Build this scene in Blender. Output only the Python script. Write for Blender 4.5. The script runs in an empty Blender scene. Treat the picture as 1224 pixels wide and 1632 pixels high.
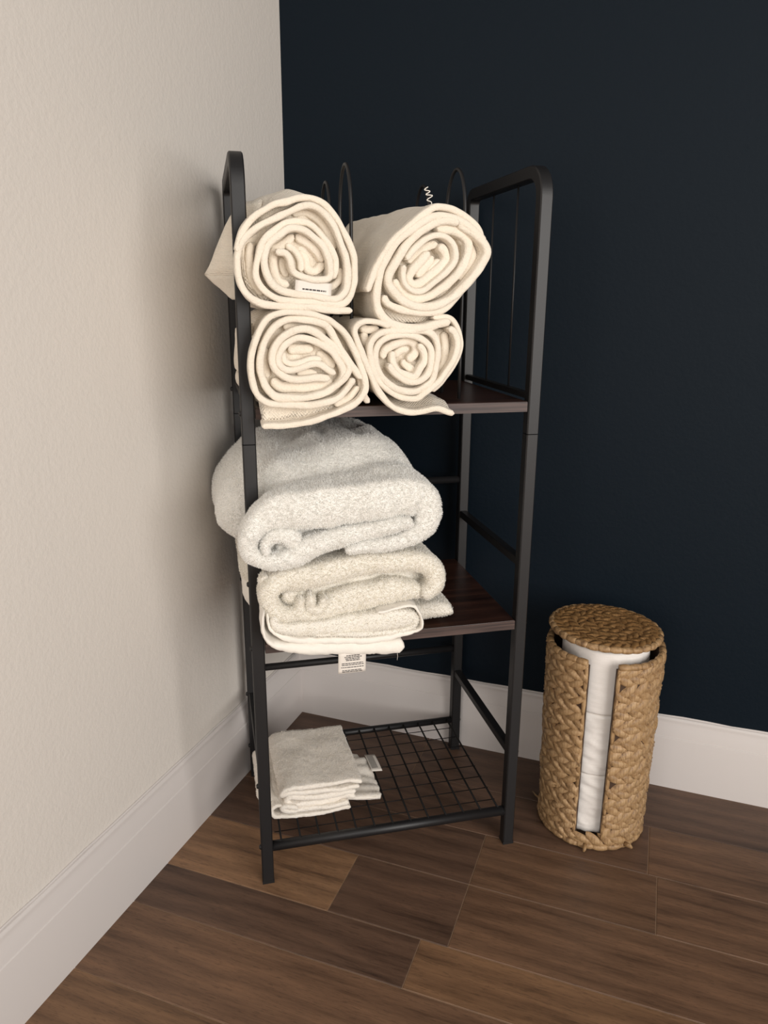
import bpy, math, random
import numpy as np
from mathutils import Matrix, Vector

random.seed(7)
rng = np.random.default_rng(7)
scene = bpy.context.scene
COL = scene.collection

# ---------------------------------------------------------------- camera
CAM_POS = (0.6604, -1.303, 0.8726)
CAM_R = (0.93897, 0.34396, 0.00564)
CAM_U = (-0.09976, 0.25656, 0.96137)
CAM_F = (-0.32923, 0.90325, -0.27521)
FOCAL_PX = 1196.4
RACK_X, RACK_Y, RACK_YAW = 0.1684, -0.4635, 0.58135
cam_data = bpy.data.cameras.new('camera')
cam = bpy.data.objects.new('camera', cam_data)
COL.objects.link(cam)
cam_data.sensor_fit = 'VERTICAL'
cam_data.sensor_height = 36.0
cam_data.lens = FOCAL_PX / 1632.0 * 36.0
cam_data.clip_start = 0.02
m = Matrix.Identity(4)
for i in range(3):
    m[i][0] = CAM_R[i]; m[i][1] = CAM_U[i]; m[i][2] = -CAM_F[i]; m[i][3] = CAM_POS[i]
cam.matrix_world = m
scene.camera = cam

# ---------------------------------------------------------------- world, lights, exposure
world = bpy.data.worlds.new('world'); scene.world = world; world.use_nodes = True
bg = world.node_tree.nodes['Background']
bg.inputs[0].default_value = (1.0, 0.955, 0.90, 1); bg.inputs[1].default_value = 0.22

def area(name, loc, target, size, power, color):
    l = bpy.data.lights.new(name, 'AREA'); l.shape = 'RECTANGLE'; l.size, l.size_y = size
    l.energy = power; l.color = color
    o = bpy.data.objects.new(name, l); COL.objects.link(o); o.location = loc
    o.rotation_euler = (Vector(target) - Vector(loc)).to_track_quat('-Z', 'Y').to_euler()
    return o
area('window_light', (2.60, -2.05, 1.15), (0.05, -0.4, 0.60), (1.7, 1.6), 68, (1.0, 0.965, 0.925))
area('front_fill', (0.35, -2.75, 1.05), (0.3, -0.3, 0.6), (0.9, 1.5), 14, (1.0, 0.965, 0.93))  # added frontal fill that brightens the left-facing towel sides
area('overhead_fill', (1.2, -2.1, 2.35), (0.0, -0.9, 0.3), (0.9, 0.9), 5, (1.0, 0.96, 0.91))  # added fill from above, aimed low to brighten the left wall

scene.view_settings.view_transform = 'Standard'
scene.view_settings.look = 'None'
scene.view_settings.gamma = 1.0
scene.view_settings.use_curve_mapping = False
scene.view_settings.exposure = 0.06

# ---------------------------------------------------------------- helpers
def tag(o, label=None, cat=None, group=None, kind=None):
    if label: o['label'] = label
    if cat: o['category'] = cat
    if group: o['group'] = group
    if kind: o['kind'] = kind
    return o

def empty(name, loc=(0, 0, 0), rz=0.0):
    o = bpy.data.objects.new(name, None); COL.objects.link(o)
    o.location = loc; o.rotation_euler = (0, 0, rz); o.empty_display_size = 0.05
    return o

class MB:
    """collects vertices and faces, then links them as one mesh object"""
    def __init__(s): s.v = []; s.f = []; s.uv = []; s.n = 0
    def add(s, v, f, uv=None):
        v = np.asarray(v, float).reshape(-1, 3)
        s.v.append(v); s.f.extend([tuple(i + s.n for i in q) for q in f]); s.n += len(v)
        s.uv.append(np.zeros((len(v), 2)) if uv is None else np.asarray(uv, float))
    def box(s, x0, x1, y0, y1, z0, z1):
        v = [(x, y, z) for z in (z0, z1) for y in (y0, y1) for x in (x0, x1)]
        s.add(v, [(0, 2, 3, 1), (4, 5, 7, 6), (0, 1, 5, 4), (2, 6, 7, 3), (0, 4, 6, 2), (1, 3, 7, 5)])
    def tube(s, pts, r, n=10, square=False, caps=True, up=None):
        P = np.asarray(pts, float); k = len(P)
        T = np.gradient(P, axis=0); T /= np.linalg.norm(T, axis=1)[:, None]
        ref = np.array(up if up is not None else ((0, 0, 1) if abs(T[0][2]) < .9 else (1, 0, 0)), float)
        A = ref - T[0] * (ref @ T[0]); A /= np.linalg.norm(A); rings = []
        for i in range(k):
            A = A - T[i] * (A @ T[i]); A /= np.linalg.norm(A); B = np.cross(T[i], A)
            if square:
                b = .18
                cs = []
                for sx, sy in ((1, 1), (-1, 1), (-1, -1), (1, -1)):
                    a_, b_ = (sx, sy * (1 - b)), (sx * (1 - b), sy)
                    cs += [a_, b_] if sx * sy > 0 else [b_, a_]
                ring = [P[i] + r * (c[0] * A + c[1] * B) for c in cs]
            else:
                ri = r[i] if hasattr(r, '__len__') else r
                ring = [P[i] + ri * (math.cos(t) * A + math.sin(t) * B) for t in np.linspace(0, 2 * math.pi, n, endpoint=False)]
            rings.append(ring)
        n = len(rings[0]); v = np.array(rings).reshape(-1, 3)
        f = [(i * n + j, i * n + (j + 1) % n, (i + 1) * n + (j + 1) % n, (i + 1) * n + j) for i in range(k - 1) for j in range(n)]
        if caps: f += [tuple(range(n))[::-1], tuple((k - 1) * n + j for j in range(n))]
        s.add(v, f)
    def build(s, name, mat, parent=None, smooth=True, origin=None, auto=None):
        V = np.concatenate(s.v); UV = np.concatenate(s.uv)
        me = bpy.data.meshes.new(name)
        if origin is not None: V = V - np.array(origin)
        if all(len(q) == 3 for q in s.f[:0]) and False: pass
        me.from_pydata(V.tolist(), [], s.f)
        uvl = me.uv_layers.new(name='UVMap')
        li = np.empty(len(me.loops), np.int32); me.loops.foreach_get('vertex_index', li)
        uvl.data.foreach_set('uv', UV[li].astype(np.float32).ravel())
        me.polygons.foreach_set('use_smooth', [smooth] * len(me.polygons))
        me.materials.append(mat)
        if getattr(s, 'pile', None):
            me.materials.append(s.pile[1]); fi = np.zeros(len(me.polygons), np.int32); fi[s.pile[0]:] = 1; me.polygons.foreach_set('material_index', fi)
        me.update()
        o = bpy.data.objects.new(name, me); COL.objects.link(o)
        if origin is not None and parent is None: o.location = origin
        if parent is not None: o.parent = parent
        if auto:
            me.set_sharp_from_angle(angle=math.radians(auto))
        return o

def bevel(o, w, seg=2):
    b = o.modifiers.new('bevel', 'BEVEL'); b.width = w; b.segments = seg; b.limit_method = 'ANGLE'; b.angle_limit = math.radians(40)
    return o

# numpy value noise in three dimensions, -1..1
_tab = rng.random(65536) * 2 - 1
def noise(p, s):
    q = np.asarray(p) * s + 1000.0
    i = np.floor(q).astype(np.int64); f = q - i; f = f * f * (3 - 2 * f)
    def h(a, b, c): return _tab[((a * 73856093) ^ (b * 19349663) ^ (c * 83492791)) & 65535]
    r = 0
    for dx in (0, 1):
        for dy in (0, 1):
            for dz in (0, 1):
                w = (f[:, 0] if dx else 1 - f[:, 0]) * (f[:, 1] if dy else 1 - f[:, 1]) * (f[:, 2] if dz else 1 - f[:, 2])
                r = r + w * h(i[:, 0] + dx, i[:, 1] + dy, i[:, 2] + dz)
    return r
def sstep(a, b, x):
    t = np.clip((x - a) / (b - a), 0, 1); return t * t * (3 - 2 * t)

# ---------------------------------------------------------------- materials
def srgb(r, g, b):
    f = lambda c: (c / 255 / 12.92) if c / 255 <= .04045 else ((c / 255 + .055) / 1.055) ** 2.4
    return (f(r), f(g), f(b), 1)
class NT:
    def __init__(s, name):
        s.m = bpy.data.materials.new(name); s.m.use_nodes = True; s.t = s.m.node_tree
        s.p = s.t.nodes['Principled BSDF']
    def n(s, typ, **kw):
        nd = s.t.nodes.new(typ)
        for k, v in kw.items():
            if k.startswith('i_'): nd.inputs[k[2:].replace('_', ' ')].default_value = v
            else: setattr(nd, k, v)
        return nd
    def l(s, a, b): s.t.links.new(a, b)
    def obj(s, scale=(1, 1, 1)):
        tc = s.n('ShaderNodeTexCoord'); mp = s.n('ShaderNodeMapping'); mp.inputs['Scale'].default_value = scale
        s.l(tc.outputs['Object'], mp.inputs[0]); return mp.outputs[0]
    def noise(s, vec, scale, detail=3, rough=.5):
        nd = s.n('ShaderNodeTexNoise'); nd.inputs['Scale'].default_value = scale; nd.inputs['Detail'].default_value = detail
        nd.inputs['Roughness'].default_value = rough; s.l(vec, nd.inputs['Vector']); return nd.outputs[0]
    def ramp(s, fac, stops):
        r = s.n('ShaderNodeValToRGB'); cr = r.color_ramp
        while len(cr.elements) < len(stops): cr.elements.new(.5)
        for e, (p, c) in zip(cr.elements, stops): e.position = p; e.color = c
        s.l(fac, r.inputs[0]); return r.outputs[0]
    def bump(s, h, strength, dist, prev=None):
        b = s.n('ShaderNodeBump'); b.inputs['Strength'].default_value = strength; b.inputs['Distance'].default_value = dist
        s.l(h, b.inputs['Height'])
        if prev is not None: s.l(prev, b.inputs['Normal'])
        return b.outputs[0]
    def math(s, op, a, b=None, c=None):
        nd = s.n('ShaderNodeMath', operation=op)
        for i, x in enumerate((a, b, c)):
            if x is None: continue
            if isinstance(x, (int, float)): nd.inputs[i].default_value = x
            else: s.l(x, nd.inputs[i])
        return nd.outputs[0]
    def mix(s, fac, a, b, typ='MIX'):
        nd = s.n('ShaderNodeMix', data_type='RGBA', blend_type=typ)
        for idx, x in ((0, fac), (6, a), (7, b)):
            if isinstance(x, (int, float)): nd.inputs[idx].default_value = x
            elif isinstance(x, tuple): nd.inputs[idx].default_value = x
            else: s.l(x, nd.inputs[idx])
        return nd.outputs[2]
    def done(s, color=None, rough=None, normal=None, spec=None, sheen=None, metal=None):
        for key, x in (('Base Color', color), ('Roughness', rough), ('Metallic', metal), ('Specular IOR Level', spec), ('Sheen Weight', sheen)):
            if x is None: continue
            if isinstance(x, (int, float, tuple)): s.p.inputs[key].default_value = x
            else: s.l(x, s.p.inputs[key])
        if normal is not None: s.l(normal, s.p.inputs['Normal'])
        return s.m

def paint(name, col, rough, b1, spec=.4):
    t = NT(name); v = t.obj()
    n1 = t.noise(v, 160, 3, .55); n2 = t.noise(v, 45, 2)
    nm = t.bump(t.math('ADD', n1, t.math('MULTIPLY', n2, .8)), b1, .0012)
    c = t.mix(t.noise(v, 3, 2), col, tuple([x * .96 for x in col[:3]] + [1]))
    return t.done(c, rough, nm, spec)
mat_wall_light = paint('beige_wall_paint', srgb(216, 209, 201), .6, .45)
mat_wall_dark = paint('navy_wall_paint', srgb(5, 18, 28), .6, .25, .17)
mat_trim = paint('white_trim_paint', srgb(208, 201, 197), .38, .06)

def metal_mat():
    t = NT('black_powder_coat'); v = t.obj()
    nm = t.bump(t.noise(v, 900, 2), .25, .0003)
    return t.done(srgb(24, 23, 24), .45, nm, .45)
mat_black = metal_mat()
t = NT('black_wire'); mat_wire = t.done(srgb(12, 11, 11), .6, None, .25)

def plank_mat():
    t = NT('walnut_plank'); tc = t.n('ShaderNodeTexCoord'); info = t.n('ShaderNodeObjectInfo')
    mp = t.n('ShaderNodeMapping'); t.l(tc.outputs['Object'], mp.inputs[0]); mp.inputs['Scale'].default_value = (1, 1, 1)
    off = t.n('ShaderNodeVectorMath', operation='SCALE'); 
    cmb = t.n('ShaderNodeCombineXYZ'); cmb.inputs[0].default_value = 13.1; cmb.inputs[1].default_value = 7.7; cmb.inputs[2].default_value = 5.3
    t.l(cmb.outputs[0], off.inputs[0]); t.l(info.outputs['Random'], off.inputs['Scale']); t.l(off.outputs[0], mp.inputs['Location'])
    v = mp.outputs[0]
    def stretch(sc):
        m2 = t.n('ShaderNodeMapping'); m2.inputs['Scale'].default_value = sc; t.l(v, m2.inputs[0]); return m2.outputs[0]
    big = t.noise(stretch((2.2, 9, 1)), 1.6, 4, .55)
    wv = t.n('ShaderNodeTexWave', bands_direction='Y'); wv.inputs['Scale'].default_value = 9; wv.inputs['Distortion'].default_value = 7
    wv.inputs['Detail'].default_value = 3; wv.inputs['Detail Scale'].default_value = 1.1; t.l(stretch((.35, 1, 1)), wv.inputs['Vector'])
    fine = t.noise(stretch((12, 190, 1)), 1, 4, .65)
    pore = t.noise(stretch((60, 700, 1)), 1, 2, .6)
    tone = t.ramp(t.math('ADD', t.math('MULTIPLY', big, .46), t.math('ADD', t.math('MULTIPLY', wv.outputs[1], .13), t.math('MULTIPLY', fine, .46))),
                  [(.30, (.34, .33, .34, 1)), (.46, (.78, .77, .76, 1)), (.60, (1.05, 1.05, 1.03, 1)), (.74, (1.38, 1.34, 1.26, 1))])
    c = t.mix(1.0, info.outputs['Color'], tone, 'MULTIPLY')
    c = t.mix(t.math('MULTIPLY', t.math('LESS_THAN', pore, .40), .30), c, (.02, .012, .008, 1))
    nm = t.bump(fine, .10, .0006); nm = t.bump(pore, .08, .0003, nm)
    rough = t.math('ADD', .36, t.math('MULTIPLY', fine, .2))
    return t.done(c, rough, nm, .42)
mat_plank = plank_mat()
t = NT('floor_seam_filler'); mat_seam = t.done(srgb(168, 140, 114), .8)

def board_mat():
    t = NT('dark_laminate'); v = t.obj((3, 45, 45))
    n1 = t.noise(v, 1.0, 5, .6); n2 = t.noise(t.obj((10, 300, 300)), 1, 3)
    c = t.ramp(t.math('ADD', t.math('MULTIPLY', n1, .7), t.math('MULTIPLY', n2, .3)), [(.35, srgb(30, 17, 13)), (.52, srgb(56, 34, 26)), (.68, srgb(84, 55, 42))])
    return t.done(c, .33, t.bump(n2, .1, .0004), .45)
mat_board = board_mat()
def edge_mat():
    t = NT('board_edge_band'); v = t.obj((8, 100, 260))
    c = t.ramp(t.noise(v, 1.0, 4, .6), [(.35, srgb(46, 34, 31)), (.65, srgb(84, 66, 60))])
    return t.done(c, .5)
mat_edge = edge_mat()

def cotton(name, c1, c2, weave, waffle=False, bumpd=.0006):
    t = NT(name); v = t.obj()
    n1 = t.noise(v, weave, 3, .7); n2 = t.noise(v, 30, 3)
    c = t.mix(t.math('MULTIPLY', n2, 1.0), c1, c2)
    nm = t.bump(n1, .6, bumpd); nm = t.bump(n2, .35, .003, nm)
    if waffle: nm = t.bump(t.noise(v, 420, 2, .6), .8, .0011, nm); nm = t.bump(t.noise(v, 110, 3, .5), .6, .0018, nm)
    if waffle:
        uv = t.n('ShaderNodeUVMap'); sx = t.n('ShaderNodeSeparateXYZ'); t.l(uv.outputs[0], sx.inputs[0])
        u = t.math('SINE', t.math('MULTIPLY', sx.outputs[0], 2 * math.pi / .0042))
        w = t.math('SINE', t.math('MULTIPLY', sx.outputs[1], 2 * math.pi / .0042))
        band = t.math('MULTIPLY', t.math('GREATER_THAN', sx.outputs[1], .014), t.math('LESS_THAN', sx.outputs[1], .052))
        ribs = t.math('SINE', t.math('MULTIPLY', sx.outputs[0], 2 * math.pi / .0022))
        out = t.math('SUBTRACT', 1.0, band)
        far = t.math('GREATER_THAN', sx.outputs[1], .010)
        h = t.math('ADD', t.math('MULTIPLY', t.math('MULTIPLY', u, w), band), t.math('MULTIPLY', t.math('MULTIPLY', ribs, t.math('ADD', .05, t.math('MULTIPLY', far, .22))), out))
        dv = t.math('DIVIDE', t.math('SUBTRACT', sx.outputs[1], .0565), .0013)
        ridge = t.math('EXPONENT', t.math('MULTIPLY', t.math('MULTIPLY', dv, dv), -1.0))
        dv2 = t.math('DIVIDE', t.math('SUBTRACT', sx.outputs[1], .0115), .0013)
        ridge2 = t.math('EXPONENT', t.math('MULTIPLY', t.math('MULTIPLY', dv2, dv2), -1.0))
        h = t.math('ADD', h, t.math('MULTIPLY', t.math('ADD', ridge, ridge2), 2.2))
        nm = t.bump(h, .5, .0012, nm)
    return t.done(c, .93, nm, .15, .25)
mat_cream = cotton('cream_cotton', srgb(236, 226, 210), srgb(227, 215, 197), 900, True)
mat_terry = cotton('white_terry', srgb(236, 233, 227), srgb(228, 224, 217), 700, False, .0012)  # base darker than its loops: shade between them put into the colour
mat_terry_warm = cotton('ivory_terry', srgb(234, 229, 219), srgb(226, 220, 209), 700, False, .0012)  # same painted shade under the ivory loops
mat_hem = cotton('white_hem_weave', srgb(238, 232, 222), srgb(230, 223, 212), 500)
mat_cloth = cotton('white_washcloth', srgb(238, 231, 221), srgb(230, 222, 211), 420, False, .0015)
t = NT('satin_label'); mat_tag = t.done(srgb(222, 214, 204), .5, None, .4)
t = NT('label_print'); mat_print = t.done(srgb(70, 66, 64), .8)
def pile_mat(name, col):
    t = NT(name); nt = t.t; nt.nodes.remove(t.p); out = nt.nodes['Material Output']
    d = t.n('ShaderNodeBsdfDiffuse'); d.inputs[0].default_value = col; tr = t.n('ShaderNodeBsdfTranslucent'); tr.inputs[0].default_value = col
    mx = t.n('ShaderNodeMixShader'); mx.inputs[0].default_value = .5; t.l(d.outputs[0], mx.inputs[1]); t.l(tr.outputs[0], mx.inputs[2]); t.l(mx.outputs[0], out.inputs[0])
    return t.m
mat_pile = pile_mat('terry_loops', srgb(251, 250, 247)); mat_pile_warm = pile_mat('ivory_terry_loops', srgb(250, 247, 240))
mat_pile_cloth = pile_mat('washcloth_loops', srgb(246, 240, 231))
def paper_mat():
    t = NT('tissue_paper'); v = t.obj()
    nm = t.bump(t.noise(v, 500, 2), .3, .0005); nm = t.bump(t.noise(t.obj((1, 1, 7)), 14, 3), .3, .003, nm)
    return t.done(srgb(236, 230, 224), .9, nm, .15)
mat_paper = paper_mat()
def leaf_mat(name, a, b, c_):
    t = NT(name); info = t.n('ShaderNodeObjectInfo')
    n1 = t.noise(t.obj((240, 240, 60)), 1, 4, .6); n2 = t.noise(t.obj(), 60, 3)
    col = t.ramp(t.math('ADD', t.math('MULTIPLY', n1, .55), t.math('MULTIPLY', n2, .45)), [(.34, a), (.5, b), (.66, c_)])
    col = t.mix(t.math('MULTIPLY', info.outputs['Random'], .5), col, (c_[0] * .62, c_[1] * .55, c_[2] * .45, 1))
    nm = t.bump(n1, .5, .0012)
    return t.done(col, .5, nm, .35)
mat_leaf = leaf_mat('dried_water_hyacinth', srgb(86, 62, 40), srgb(150, 119, 84), srgb(196, 165, 126))
mat_leaf_dark = leaf_mat('brown_water_hyacinth', srgb(84, 58, 34), srgb(132, 98, 60), srgb(166, 128, 84))
t = NT('basket_core'); mat_core = t.done(srgb(62, 42, 26), .8)  # dark colour stands in for shade in the gaps between strands

# ---------------------------------------------------------------- room
WX, WY = -0.019, 0.021           # wall faces; the baseboards stand 15 mm in front of them
def struct(o): o['kind'] = 'structure'; return o
b = MB(); b.box(WX - .1, 3.2, -3.2, WY + .1, -.06, -.0012); floor = struct(b.build('floor', mat_seam, smooth=False))
b = MB(); b.box(WX - .1, WX, -3.2, WY + .1, -.0035, 2.5); struct(b.build('wall_left', mat_wall_light, smooth=False))
b = MB(); b.box(WX, 3.2, WY, WY + .1, -.0035, 2.5); struct(b.build('wall_back', mat_wall_dark, smooth=False))

prof = [(0, -.003), (.015, -.003), (.015, .1005), (.0145, .1025), (.0132, .1035), (.0128, .106), (.0118, .1125), (.0100, .1200), (.0078, .1285), (.0070, .1325),
        (.0072, .1345), (.0066, .1372), (.0045, .1393), (0, .1400)]
def baseboard(name, side):
    b = MB(); v = []
    for end in (0, 1):
        for d, z in prof:
            if side == 'left': v.append((WX + d, (WY - d) if end == 0 else -3.1, z))
            else: v.append(((WX + d) if end == 0 else 3.1, WY - d, z))
    n = len(prof)
    f = [(i, i + 1, n + i + 1, n + i) for i in range(n - 1)] + [tuple(range(n)), tuple(range(n, 2 * n))[::-1]]
    if side == 'left': f = [q[::-1] for q in f]
    b.add(v, f); o = b.build(name, mat_trim, auto=35); struct(o)
    # painted caulk bead along the top edge
    b = MB(); k = 60; pts = []
    for i in range(k):
        s_ = i / (k - 1) * 2.4
        w_ = .0006 * math.sin(i * 1.7) + .0005 * math.sin(i * 4.1)
        pts.append((WX + .001, WY - .004 - s_, .1402 + w_) if side == 'left' else (WX + .004 + s_, WY - .001, .1402 + w_))
    b.tube(pts, .0017, 6); b.build('caulk_bead', mat_trim, o)
baseboard('baseboard_left', 'left'); baseboard('baseboard_back', 'back')

# floor planks, one object each
A_LIGHT, A_MID, A_DARK, A_WARM = srgb(136, 103, 76), srgb(108, 81, 62), srgb(94, 71, 57), srgb(120, 90, 66)
rows = [
    (.016, -.119, [(.287, A_DARK), (.95, A_DARK), (1.9, A_MID)]),
    (-.119, -.238, [(.20, A_MID), (.718, A_DARK), (1.5, A_MID), (2.2, A_DARK)]),
    (-.238, -.357, [(-.02, A_MID), (.459, A_DARK), (.732, A_MID), (1.6, A_MID)]),
    (-.357, -.481, [(.275, A_LIGHT), (.459, A_DARK), (1.35, A_MID), (2.2, A_DARK)]),
    (-.481, -.565, [(.420, A_DARK), (1.30, A_WARM), (2.2, A_MID)]),
    (-.565, -.689, [(.90, A_MID), (1.8, A_WARM)]),
    (-.689, -.813, [(.55, A_WARM), (1.5, A_DARK)]),
    (-.813, -.937, [(.25, A_DARK), (1.2, A_MID)]),
    (-.937, -1.021, [(.80, A_MID), (1.7, A_WARM)]),
    (-1.021, -1.145, [(.45, A_WARM), (1.6, A_DARK)]),
]
for y1, y0, js in rows:
    x0 = -.012
    for x1, c in js:
        if x1 <= x0: continue
        w, h, g = x1 - x0, y1 - y0, .00055
        b = MB(); e = .0007
        xs = (-w / 2 + g, w / 2 - g); ys = (-h / 2 + g, h / 2 - g)
        v = [(x, y, -.0035) for y in ys for x in xs] + [(x, y, -e) for y in ys for x in xs] + \
            [(x - math.copysign(e, x), y - math.copysign(e, y), 0) for y in ys for x in xs]
        f = [(0, 1, 5, 4), (1, 3, 7, 5), (3, 2, 6, 7), (2, 0, 4, 6), (4, 5, 9, 8), (5, 7, 11, 9), (7, 6, 10, 11), (6, 4, 8, 10), (8, 9, 11, 10)]
        b.add(v, f); o = b.build('plank', mat_plank, floor, smooth=False)
        o.location = ((x0 + x1) / 2, (y0 + y1) / 2, 0)
        k = random.uniform(.95, 1.06); o.color = (c[0] * k, c[1] * k, c[2] * k, 1)
        x0 = x1

# ---------------------------------------------------------------- rack
RM = Matrix.Translation((RACK_X, RACK_Y, 0)) @ Matrix.Rotation(RACK_YAW, 4, 'Z')
def to_world(x, y, z): return RM @ Vector((x, y, z))
rack = empty('storage_rack', (RACK_X, RACK_Y, 0), RACK_YAW)
tag(rack, 'black metal storage rack with two dark wood shelves and a wire bottom shelf', 'rack')
W, D = .3947, .278         # post centre spacing in x, front-face spacing in y
PT = .0088                 # half width of a post
ZS1, ZS2, ZJ, ZT = .734, .403, .6876, 1.042
def post(x, y, z0, z1):
    b = MB(); b.tube([(x, y, z0), (x, y, z1)], PT, square=True, up=(1, 0, 0)); return b
for x in (0, W):
    for y in (PT, D + PT):
        o = post(x, y, .003, ZJ - .0006).build('post', mat_black, rack, smooth=False)
        b = MB(); b.box(x - PT - .0002, x + PT + .0002, y - PT - .0002, y + PT + .0002, 0, .005); b.build('foot', mat_black, o, smooth=False)
    # upper side frame, one bent tube
    R_ = .034; pts = [(x, PT, ZJ + .0006)] + [(x, PT, z) for z in np.linspace(ZJ + .02, ZT - PT - R_, 6)]
    for a_ in np.linspace(0, math.pi / 2, 9)[1:]: pts.append((x, PT + R_ - R_ * math.cos(a_), ZT - PT - R_ + R_ * math.sin(a_)))
    Rb = .016
    for yy in np.linspace(PT + R_ + .02, D + PT - Rb - .01, 5): pts.append((x, yy, ZT - PT))
    for a_ in np.linspace(0, math.pi / 2, 7): pts.append((x, D + PT - Rb + Rb * math.sin(a_), ZT - PT - Rb + Rb * math.cos(a_)))
    pts += [(x, D + PT, z) for z in np.linspace(ZT - PT - Rb - .02, ZJ + .0006, 6)]
    b = MB(); b.tube(pts, PT, square=True, up=(1, 0, 0)); b.build('side_frame', mat_black, rack, auto=30)
    for yy in (.098, .192):
        b = MB(); b.tube([(x, yy, ZS1 + .006), (x, yy, ZT - 2 * PT + .002)], .0016, 8); b.build('side_wire', mat_black, rack)
    b = MB(); b.tube([(x, .01, ZS1 + .006), (x, D + .01, ZS1 + .006)], .0045, square=True); b.build('side_rail', mat_black, rack, smooth=False)
    for z in (.170, .492):
        b = MB(); b.tube([(x, PT, z), (x, D + PT, z)], .0065, square=True); b.build('side_brace', mat_black, rack, smooth=False)
    for z in (.062, .170, .395, .492, .727):
        for y in (PT, D + PT):
            sx = -1 if x == 0 else 1
            b = MB(); b.tube([(x + sx * (PT - .002), y, z), (x + sx * (PT + .0012), y, z), (x + sx * (PT + .0028), y, z)], [.0038, .0038, .0022], 10)
            b.build('bolt', mat_black, rack)
for y, z in ((PT, .061), (D + PT, .064), (D + PT, .2200), (D + PT, .5560)):
    b = MB(); b.tube([(PT - .002, y, z), (W - PT + .002, y, z)], .0078 if y < .1 else .0064, 16); b.build('cross_bar', mat_black, rack)
for z in (ZS1, ZS2):
    b = MB(); b.box(PT + .001, W - PT - .001, .003, D + .010, z - .0145, z)
    o = b.build('shelf_board', mat_board, rack, smooth=False); bevel(o, .0008)
    b = MB(); b.box(PT + .0012, W - PT - .0012, .0018, .0032, z - .0142, z - .0006); b.build('edge_band', mat_edge, o, smooth=False)
wf = empty('wire_shelf'); wf.parent = rack
ZW = .0675
for x in [.3765 - .0295 * k for k in range(13)]:
    b = MB(); b.tube([(x, .008, ZW), (x, D + .006, ZW)], .0016, 6); b.build('wire', mat_wire, wf)
for y in np.linspace(.034, D - .022, 8):
    b = MB(); b.tube([(.014, y, ZW - .0024), (W - .014, y, ZW - .0024)], .0008, 6); b.build('cross_wire', mat_wire, wf)
# towel dividers: one bent wire each, two tall humps
for x, zt in ((.1395, 1.036), (.290, 1.036)):
    pts = []
    for yc in (.060, .222):
        h = .040
        pts += [(x, yc - h, z) for z in np.linspace(ZS1 + .004, zt - h * 1.5, 6)]
        pts += [(x, yc - h * math.cos(a_), zt - h * 1.5 + h * 1.5 * math.sin(a_)) for a_ in np.linspace(0, math.pi, 17)[1:-1]]
        pts += [(x, yc + h, z) for z in np.linspace(zt - h * 1.5, ZS1 + .004, 6)]
    b = MB(); b.tube(pts, .0024, 8); b.build('divider_hoop', mat_black, rack)

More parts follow.
